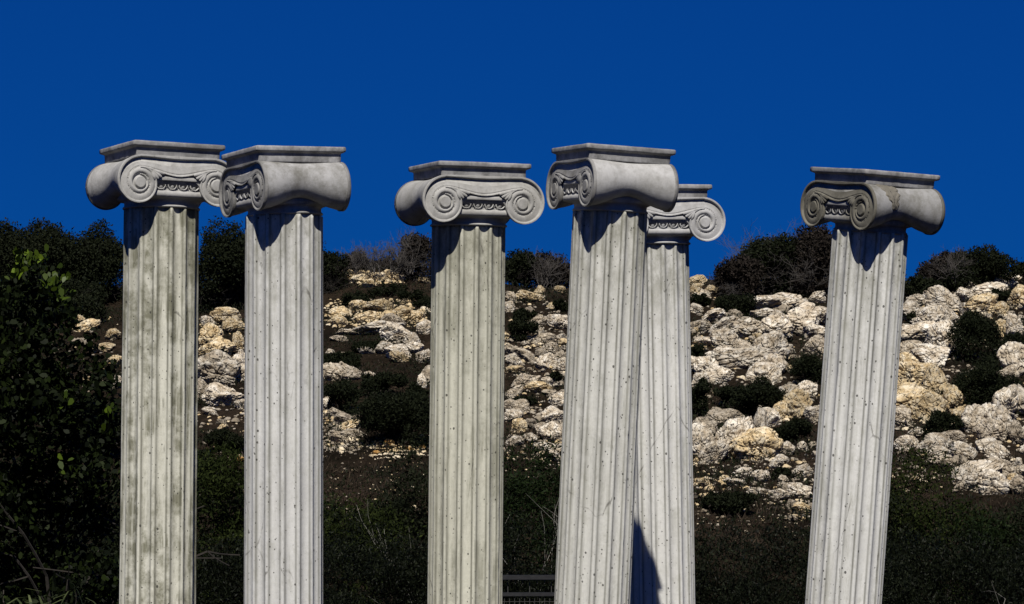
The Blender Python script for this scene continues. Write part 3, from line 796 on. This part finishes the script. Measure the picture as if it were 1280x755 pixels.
# ridge trees and shrubs: px centre, px base, width px, height px, kind, label
ridge = [
 (-20, 372, 130, 96, 'd', 'dark ridge tree at the far left edge of the picture'),
 (52, 372, 120, 100, 'd', 'dark ridge tree above the leafy foreground tree'),
 (118, 376, 96, 94, 'd', 'dark ridge tree just left of the leftmost column'),
 (18, 404, 120, 60, 'd', 'dark lower bush filling the slope under the far left ridge tree'),
 (96, 400, 110, 56, 'd', 'dark lower bush on the slope left of the leftmost column'),
 (196, 374, 110, 90, 'd', 'dark ridge tree hidden mostly behind the leftmost column'),
 (282, 388, 88, 108, 'd', 'tall dark bushy tree between the first and second columns'),
 (352, 372, 110, 86, 'd', 'dark ridge tree hidden mostly behind the second column'),
 (412, 366, 42, 56, 'd', 'narrow dark green shrub against the right side of the second column'),
 (448, 330, 44, 40, 'b', 'low brown shrub under bare twigs beside the second column'), (484, 330, 50, 38, 'b', 'low brown shrub under bare twigs right of the ochre strip'),
 (520, 350, 46, 62, 'b', 'tall greyish brown shrub left of the third column on the ridge'),
 (584, 350, 90, 60, 'd', 'dark ridge bush hidden behind the third column'),
 (652, 350, 52, 52, 'd', 'dark ridge bush just right of the third column'),
 (690, 352, 56, 56, 'b', 'brownish ridge bush just left of the fourth column'),
 (765, 352, 90, 50, 'd', 'dark ridge bush hidden behind the leaning pair of columns'),
 (925, 370, 58, 56, 'b', 'low rounded brown shrub at the left foot of the big ridge bushes'),
 (966, 372, 80, 86, 'd', 'big dark ridge bush with bare tips left of the last column'),
 (1020, 370, 84, 88, 'b', 'big brownish ridge bush touching the left side of the last column'),
 (1085, 368, 80, 60, 'd', 'dark ridge bush hidden behind the last column'),
 (1150, 378, 50, 34, 'd', 'small dark bush at the right side of the last column'),
 (1178, 362, 60, 46, 'b', 'brownish ridge bush right of the last column'),
 (1222, 360, 92, 54, 'd', 'broad dark ridge tree right of the last column'),
 (1284, 356, 40, 34, 'd', 'small dark ridge bush at the right edge of the picture'),
 (1330, 362, 80, 60, 'd', 'dark ridge tree beyond the right edge of the picture'),
]
for i, (px, pb, wp, hp, kd, lab) in enumerate(ridge):
    g = ground(px, pb); m = g.y / F_PX; W, H = wp * m, hp * m
    big = hp > 70
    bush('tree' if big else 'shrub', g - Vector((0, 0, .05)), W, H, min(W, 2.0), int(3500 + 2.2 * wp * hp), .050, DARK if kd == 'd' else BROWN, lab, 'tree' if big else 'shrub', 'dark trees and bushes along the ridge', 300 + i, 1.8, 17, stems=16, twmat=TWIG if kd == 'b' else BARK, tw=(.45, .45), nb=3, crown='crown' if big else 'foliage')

twigs = [
 (446, 346, 36, 'bare grey twiggy shrub on the ridge beside the second column'), (470, 345, 40, 'bare grey twiggy shrub above the ochre strip'), (494, 345, 36, 'bare grey twiggy shrub right of the ochre strip'),
 (512, 347, 60, 'tall bare grey shrub on the ridge near the third column'), (676, 348, 50, 'bare twiggy shrub on the ridge near the fourth column'),
 (955, 366, 84, 'tall bare twiggy shrub in front of the big ridge bushes'), (985, 366, 76, 'bare twiggy shrub in the middle of the big ridge bushes'), (1012, 366, 84, 'tall bare twiggy shrub beside the last column'),
 (1186, 360, 46, 'bare twiggy shrub on the ridge right of the last column')]
for i, (px, pb, hp, lab) in enumerate(twigs):
    g = ground(px, pb - 2); m = g.y / F_PX
    bare('bare_shrub', g + Vector((0, -.5, 0)), hp * m * 1.05, lab, 'shrub', 'bare twiggy shrubs on the ridge', 500 + i, TWIG, 9, .0085, 3, .5, .45)

slope = [
 (490, 552, 92, 74, 'big round black-green bush on the slope left of the third column'),
 (428, 514, 48, 42, 'dark bush on the slope beside the second column'),
 (430, 458, 56, 20, 'flat dark bush in the gap above the grey rocks'), (480, 492, 64, 30, 'flat dark bush just above the big round bush'), (520, 508, 40, 30, 'small dark bush right of the big round bush'),
 (455, 378, 80, 18, 'low dark scrub strip under the ochre strip, left part'), (515, 380, 50, 20, 'low dark scrub strip under the ochre strip, right part'), (490, 366, 60, 14, 'thin dark scrub line just below the crest'),
 (462, 434, 60, 12, 'thin dark scrub under the long white rock'),
 (272, 452, 30, 16, 'small dark bush among the ochre rocks of the first gap'), (262, 384, 40, 24, 'dark bush above the ochre rocks of the first gap'), (280, 560, 56, 26, 'dark bush under the pitted white rock in the first gap'),
 (655, 398, 40, 14, 'dark scrub under the ochre rocks right of the third column'), (652, 424, 40, 26, 'dark scrub above the grey boulders right of the third column'), (700, 386, 26, 14, 'small dark scrub beside the fourth column'), (695, 472, 24, 10, 'tiny dark scrub among the grey boulders'), (655, 502, 50, 10, 'thin dark scrub between the lower grey boulders'),
 (912, 390, 76, 26, 'dark bush left of the long white crest rock'), (875, 378, 30, 14, 'dark bush under the ochre crest rocks'), (946, 516, 78, 44, 'spreading black bush in the middle of the white rocks'), (1006, 480, 52, 42, 'black bush beside the last column among white rocks'),
 (990, 556, 62, 34, 'dark bush above the paired white stones'), (876, 516, 28, 44, 'dark bush against the far column'), (872, 460, 22, 34, 'small dark bush against the far column, upper one'), (975, 596, 26, 16, 'tiny dark bush between low white stones'), (918, 636, 90, 30, 'dark scrub patch under the big split boulder'), (905, 504, 30, 26, 'small bush left of the spreading black bush'),
 (1214, 448, 64, 58, 'black upright bush in a hollow of the right outcrop'), (1226, 505, 98, 56, 'wide black bush under the upright one on the right outcrop'), (1174, 546, 44, 38, 'black bush in the cave-like hollow of the right outcrop'), (1246, 376, 44, 18, 'dark scrub in the crack near the right crest'), (1262, 446, 36, 30, 'black bush left of the right edge boulder'), (1144, 402, 26, 16, 'small dark scrub beside the last column, right side'),
 (112, 560, 90, 60, 'black bush on the slope behind the leafy tree'), (60, 520, 90, 60, 'second black bush on the slope behind the leafy tree, farther left'), (262, 590, 60, 30, 'black bush low in the first gap, left side'),
]
for i, (px, pb, wp, hp, lab) in enumerate(slope):
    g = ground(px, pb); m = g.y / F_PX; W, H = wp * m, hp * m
    bush('shrub', g - Vector((0, .25, .08)), W, H * 1.05, max(.35, W * .75), int(1200 + 3.2 * wp * hp), .038, DARK, lab, 'shrub', 'dark shrubs among the rocks', 700 + i, 2.2, 8, twig=(wp > 40), up=.6, stems=3)

# low ground cover between the rocks
def cover():
    rs = np.random.RandomState(9); P = []
    for _ in range(11000):
        px, py = rs.uniform(-60, 1340), rs.uniform(348, 700)
        y = 29 + 21 * rs.rand(); a = (px - 640) / F_PX; x = a * y
        if noise.noise(Vector((x * .7, y * .7, 7))) < -.12: continue
        k = rs.randint(8, 22); r = rs.uniform(.08, .22)
        q = np.stack([x + rs.normal(size=k) * r, y + rs.normal(size=k) * r, np.zeros(k)], 1)
        h = hill(x, y); sl = .25
        q[:, 2] = h + (q[:, 1] - y) * sl + rs.rand(k) * .10; P.append(q)
    P = np.concatenate(P); n = len(P)
    V, k = leaves(P, np.tile([0, -1, .5], (n, 1)), rs.uniform(.025, .07, n), 3.2, rs, up=1.0)
    m = rs.rand(n) < .72; M4 = np.repeat(m, 4)
    DG = leaf_mat('straw_grass', (.016, .012, .009), (.060, .046, .032), .9, spec=.02)
    Q = []
    for _ in range(1300):
        px, py = rs.uniform(200, 1290), rs.uniform(540, 690); g = ground(px, py, 29, 40); k_ = rs.randint(5, 14)
        q = np.array([[g.x, g.y, g.z]]) + rs.normal(size=(k_, 3)) * [.06, .06, .01]; Q.append(q)
    Q = np.concatenate(Q); V2, _k = leaves(Q, np.tile([0, -1, .5], (len(Q), 1)), rs.uniform(.05, .13, len(Q)), 9, rs, up=2.2)
    tag(link('straw_grass', mesh_np('straw', V2, 4), DG, None, False), 'thin straw-brown grass tufts on the bare lower slope', 'grass', kind='stuff')
    tag(link('ground_cover', mesh_np('cover_dark', V[M4], 4), DARK, None, False), 'low dark scrub growing between the rocks', 'ground cover', kind='stuff')
    tag(link('dry_grass', mesh_np('cover_dry', V[~M4], 4), BROWN, None, False), 'low brown dry grass between the rocks', 'grass', kind='stuff')
cover()

# hedge of shrubs at the foot of the hill: px centre, top px, width px, depth, material, label
foot = [
 (-10, 560, 190, 27.5, DARK, 'dark shrub at the foot of the hill, far left corner'), (110, 570, 170, 27.0, DARK, 'dark shrub at the foot of the hill behind the leafy tree'),
 (205, 575, 150, 27.5, GREEN, 'green shrub at the hill foot behind the leftmost column'), (276, 566, 92, 27.0, MOSS, 'dark green mound at the hill foot in the first gap'),
 (350, 585, 130, 27.5, GREEN, 'green shrub at the hill foot behind the second column'), (440, 622, 120, 27.0, MOSS, 'mossy green mound at the hill foot in the second gap, left side'),
 (512, 588, 90, 27.8, DARK, 'dark twiggy shrub at the hill foot touching the third column'), (585, 570, 120, 28.0, DARK, 'dark shrub at the hill foot behind the third column'),
 (664, 562, 100, 28.0, GREEN, 'dark green shrub at the hill foot in the third gap'), (765, 580, 130, 28.0, DARK, 'dark shrub at the hill foot behind the leaning pair'),
 (1065, 600, 130, 28.0, DARK, 'dark shrub at the hill foot behind the last column'), (1150, 582, 130, 28.2, MOSS, 'tall dark green shrub at the hill foot right of the last column'),
 (1225, 622, 130, 28.0, GREEN, 'dark green shrub at the hill foot below the pale boulders'), (1300, 620, 130, 28.0, DARK, 'dark shrub at the hill foot by the right edge'),
]
front = [
 (-20, 640, 180, 22.5), (85, 655, 150, 22.0), (175, 665, 130, 22.3), (262, 650, 120, 22.0), (345, 660, 130, 22.4), (432, 650, 130, 22.0), (506, 660, 110, 22.3), (590, 650, 130, 22.0),
 (664, 645, 110, 22.4), (750, 655, 130, 22.0), (828, 660, 110, 22.3), (905, 672, 120, 22.0), (975, 668, 120, 22.3), (1060, 660, 130, 22.0), (1140, 668, 120, 22.3), (1218, 650, 130, 22.0), (1295, 655, 120, 22.4)]
where = ['at the left edge of the picture', 'under the leafy tree', 'behind the leftmost column', 'in the first gap', 'behind the second column', 'left in the second gap', 'right in the second gap', 'behind the third column',
 'in the third gap above the railing', 'behind the leaning column', 'behind the far column', 'left in the wide gap', 'right in the wide gap', 'behind the last column', 'just right of the last column', 'near the lower right corner', 'at the right edge of the picture']
for i, (px, pt, wp, Y, mt, lab) in enumerate(foot):
    m = Y / F_PX; t = at(px, pt, Y); g = Vector((t.x, Y, hill(t.x, Y)))
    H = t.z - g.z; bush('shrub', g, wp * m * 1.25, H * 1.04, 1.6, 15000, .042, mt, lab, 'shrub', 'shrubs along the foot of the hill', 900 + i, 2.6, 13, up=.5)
for i, (px, pt, wp, Y) in enumerate(front):
    m = Y / F_PX; t = at(px, pt, Y); g = Vector((t.x, Y, hill(t.x, Y)))
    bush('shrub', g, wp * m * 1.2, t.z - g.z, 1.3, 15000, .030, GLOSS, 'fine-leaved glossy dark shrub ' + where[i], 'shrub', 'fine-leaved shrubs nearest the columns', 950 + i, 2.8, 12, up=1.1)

pale = [(516, 650, 60, 24.5, 'bleached dead twigs at the left side of the third column'), (655, 650, 72, 25.5, 'bleached dead twigs in the third gap, left cluster'), (684, 655, 84, 25.5, 'bleached dead twigs in the third gap, beside the leaning column'),
        (1252, 742, 66, 21.3, 'bleached dead branch rising near the lower right corner'), (1095, 520, 10, 27, '')]
for i, (px, pb, hp, Y, lab) in enumerate(pale):
    if not lab: continue
    t = at(px, pb - hp, Y); gz = hill(t.x, Y)
    bare('dead_branch', Vector((t.x, Y, gz)), (t.z - gz) * 1.05, lab, 'branch', 'bleached dead branches', 1100 + i, TWIGP, 2, .0050, 2, .45, .12)

# leafy foreground tree on the left
def leafy_tree():
    rs = np.random.RandomState(77); Y = 17.6; m = Y / F_PX
    base = at(20, 755, Y); base.z = 0; root = empty('leafy_tree', loc=base); tag(root, 'broad-leaved dark green tree with yellow-green tips left of the leftmost column', 'tree')
    T = Twigs(); pts = []
    for k in range(5):
        T.branch(rs, Vector((0, 0, 0)), Vector((rs.normal() * .35, rs.normal() * .3, 1)).normalized(), 1.1, .030, 3, .55, .25, pts)
    T.build('trunk', BARK, root)
    L = []
    def lobe(px, py, r, ry=None, dy=0):
        p = at(px, py, Y + dy) - base; L.append((p.x, p.y, p.z, r * m, (ry or r) * m, r * m * .85))
    for a in [(40, 352, 30), (74, 392, 30), (20, 400, 46), (60, 440, 46), (100, 462, 28), (128, 492, 24), (0, 460, 60), (40, 510, 60), (90, 530, 46), (124, 545, 26), (10, 580, 70), (70, 610, 50), (-60, 420, 70), (-70, 520, 90), (-60, 640, 90), (30, 680, 70), (-10, 370, 36), (110, 430, 14), (95, 600, 40), (132, 520, 18), (118, 650, 34), (60, 740, 70), (130, 720, 40), (120, 590, 34), (-20, 780, 70), (135, 470, 14)]:
        lobe(*a, dy=rs.uniform(-.35, .35))
    n = 21000; P, d = lobe_points(L, n, rs, .45)
    V, k = leaves(P, d, .048 * rs.uniform(.6, 1.25, n), 1.65, rs, True, .3)
    link('crown', mesh_np('crown', V, k), BROAD, root, False)
    # fresh shoots at the tips
    tips = [(38, 322, 9, 16), (30, 330, 5, 8), (52, 326, 4, 6), (21, 337, 4, 7), (70, 352, 7, 12), (60, 356, 5, 8), (78, 372, 6, 10), (82, 500, 8, 3), (140, 512, 8, 4), (20, 348, 4, 5), (86, 582, 7, 3)]
    Q = []
    for px, py, r, n_ in tips:
        p = at(px, py, Y - .45 - (.0 if py < 400 else .25)) - base; Q.append(np.array(p) + rs.normal(size=(n_ * 2, 3)) * r * m * .8)
    Q = np.concatenate(Q); nq = len(Q)
    V, k = leaves(Q, np.tile([0, -1, .6], (nq, 1)), .055 * rs.uniform(.6, 1.2, nq), 1.8, rs, True, 1.2)
    o = link('young_leaves', mesh_np('young_leaves', V, k), YOUNG, root, False); o['label'] = 'fresh yellow-green leaf tips'
leafy_tree()

# spiky low plants at the bottom left
def spiky(px, pt, Y, R, n, seed, lab):
    rs = np.random.RandomState(seed); t = at(px, pt, Y); g = Vector((t.x, Y, 0)); H = t.z; V = []
    for k in range(n):
        a = rs.uniform(0, 6.28); el = rs.uniform(.2, 1.3); L = R * rs.uniform(.6, 1.1); w_ = .011
        o = np.array([rs.normal() * .10, rs.normal() * .10, H * rs.uniform(.35, .8)])
        d = np.array([math.cos(a) * math.cos(el), math.sin(a) * math.cos(el), math.sin(el)]); s = np.cross(d, [0, 0, 1]); s /= np.linalg.norm(s)
        pr = [(o + d * L * q - np.array([0, 0, .5 * L * q * q]), w_ * (1 - q ** 2)) for q in (0, .35, .7, 1)]
        for (p0, a0), (p1, a1) in zip(pr[:-1], pr[1:]): V += [p0 + s * a0, p1 + s * a1, p1 - s * a1, p0 - s * a0]
    root = empty('spiky_plant', loc=g); tag(root, lab, 'plant', 'long-leaved plants in the lower left corner')
    link('foliage', mesh_np('blades', np.array(V), 4), leaf_mat('spiky_leaves', (.020, .030, .010), (.085, .10, .035), .5), root, False)
    T = Twigs()
    for k in range(5): T.seg(Vector((rs.normal() * .04, rs.normal() * .04, -.02)), Vector((rs.normal() * .10, rs.normal() * .10, H * .7)), .012, .007)
    T.build('stem', BARK, root)
spiky(20, 690, 16.6, .34, 110, 31, 'long-leaved plant at the very bottom left corner')
spiky(78, 668, 16.9, .30, 80, 32, 'smaller long-leaved plant between the corner and the leftmost column')

# ------------------------------------------------------------------ steel mesh railing glimpsed in the third gap
def box(bm, x0, x1, y0, y1, z0, z1):
    r = bmesh.ops.create_cube(bm, size=1)
    for v in r['verts']: v.co = Vector(((x0 + x1) / 2 + v.co.x * (x1 - x0), (y0 + y1) / 2 + v.co.y * (y1 - y0), (z0 + z1) / 2 + v.co.z * (z1 - z0)))
def bmo(bm, nm, mat, par):
    me = bpy.data.meshes.new(nm); bm.to_mesh(me); bm.free(); return link(nm, me, mat, par, False)
def railing():
    Y = 19.6; c = at(662, 722, Y); root = empty('mesh_railing', loc=(c.x, Y, 0)); root.rotation_euler.z = math.radians(8)
    tag(root, 'low grey steel railing with wire mesh between the third and fourth columns', 'railing')
    steel = plain('railing_steel', (.013, .013, .014), .55, .3, .3); wire = plain('railing_wire', (.022, .021, .017), .6)
    zt = c.z; X = .46
    bm = bmesh.new(); box(bm, -X - .03, X + .03, -.045, .045, zt - .018, zt + .018); bmesh.ops.bevel(bm, geom=bm.edges[:], offset=.005, segments=2, affect='EDGES'); bmo(bm, 'top_rail', steel, root)
    for s in (-1, 1):
        bm = bmesh.new(); box(bm, s * X - .022, s * X + .022, -.022, .022, -.03, zt - .020); bmo(bm, 'post', steel, root)
    zm = zt - .115
    for z in (zm, .16):
        bm = bmesh.new(); box(bm, -X + .024, X - .024, -.016, .016, z - .013, z + .013); bmo(bm, 'rail', steel, root)
    T = Twigs(); n = 26
    for k in range(1, n): x = -X + 2 * X * k / n; T.seg(Vector((x, 0, .17)), Vector((x, 0, zm - .01)), .0028, .0028)
    z = .2
    while z < zm - .02: T.seg(Vector((-X + .02, .006, z)), Vector((X - .02, .006, z)), .0028, .0028); z += .035
    # short pickets between the two top rails
    for k in range(1, n // 2 + 5): x = -X + 2 * X * k / (n // 2 + 5); T.seg(Vector((x, 0, zm)), Vector((x, 0, zt - .03 + .0)), .004, .004) if k % 3 == 0 else T.seg(Vector((x, -.02, zt - .019)), Vector((x, -.02, zt - .045)), .004, .003)
    T.build('wire_mesh', wire, root)
railing()
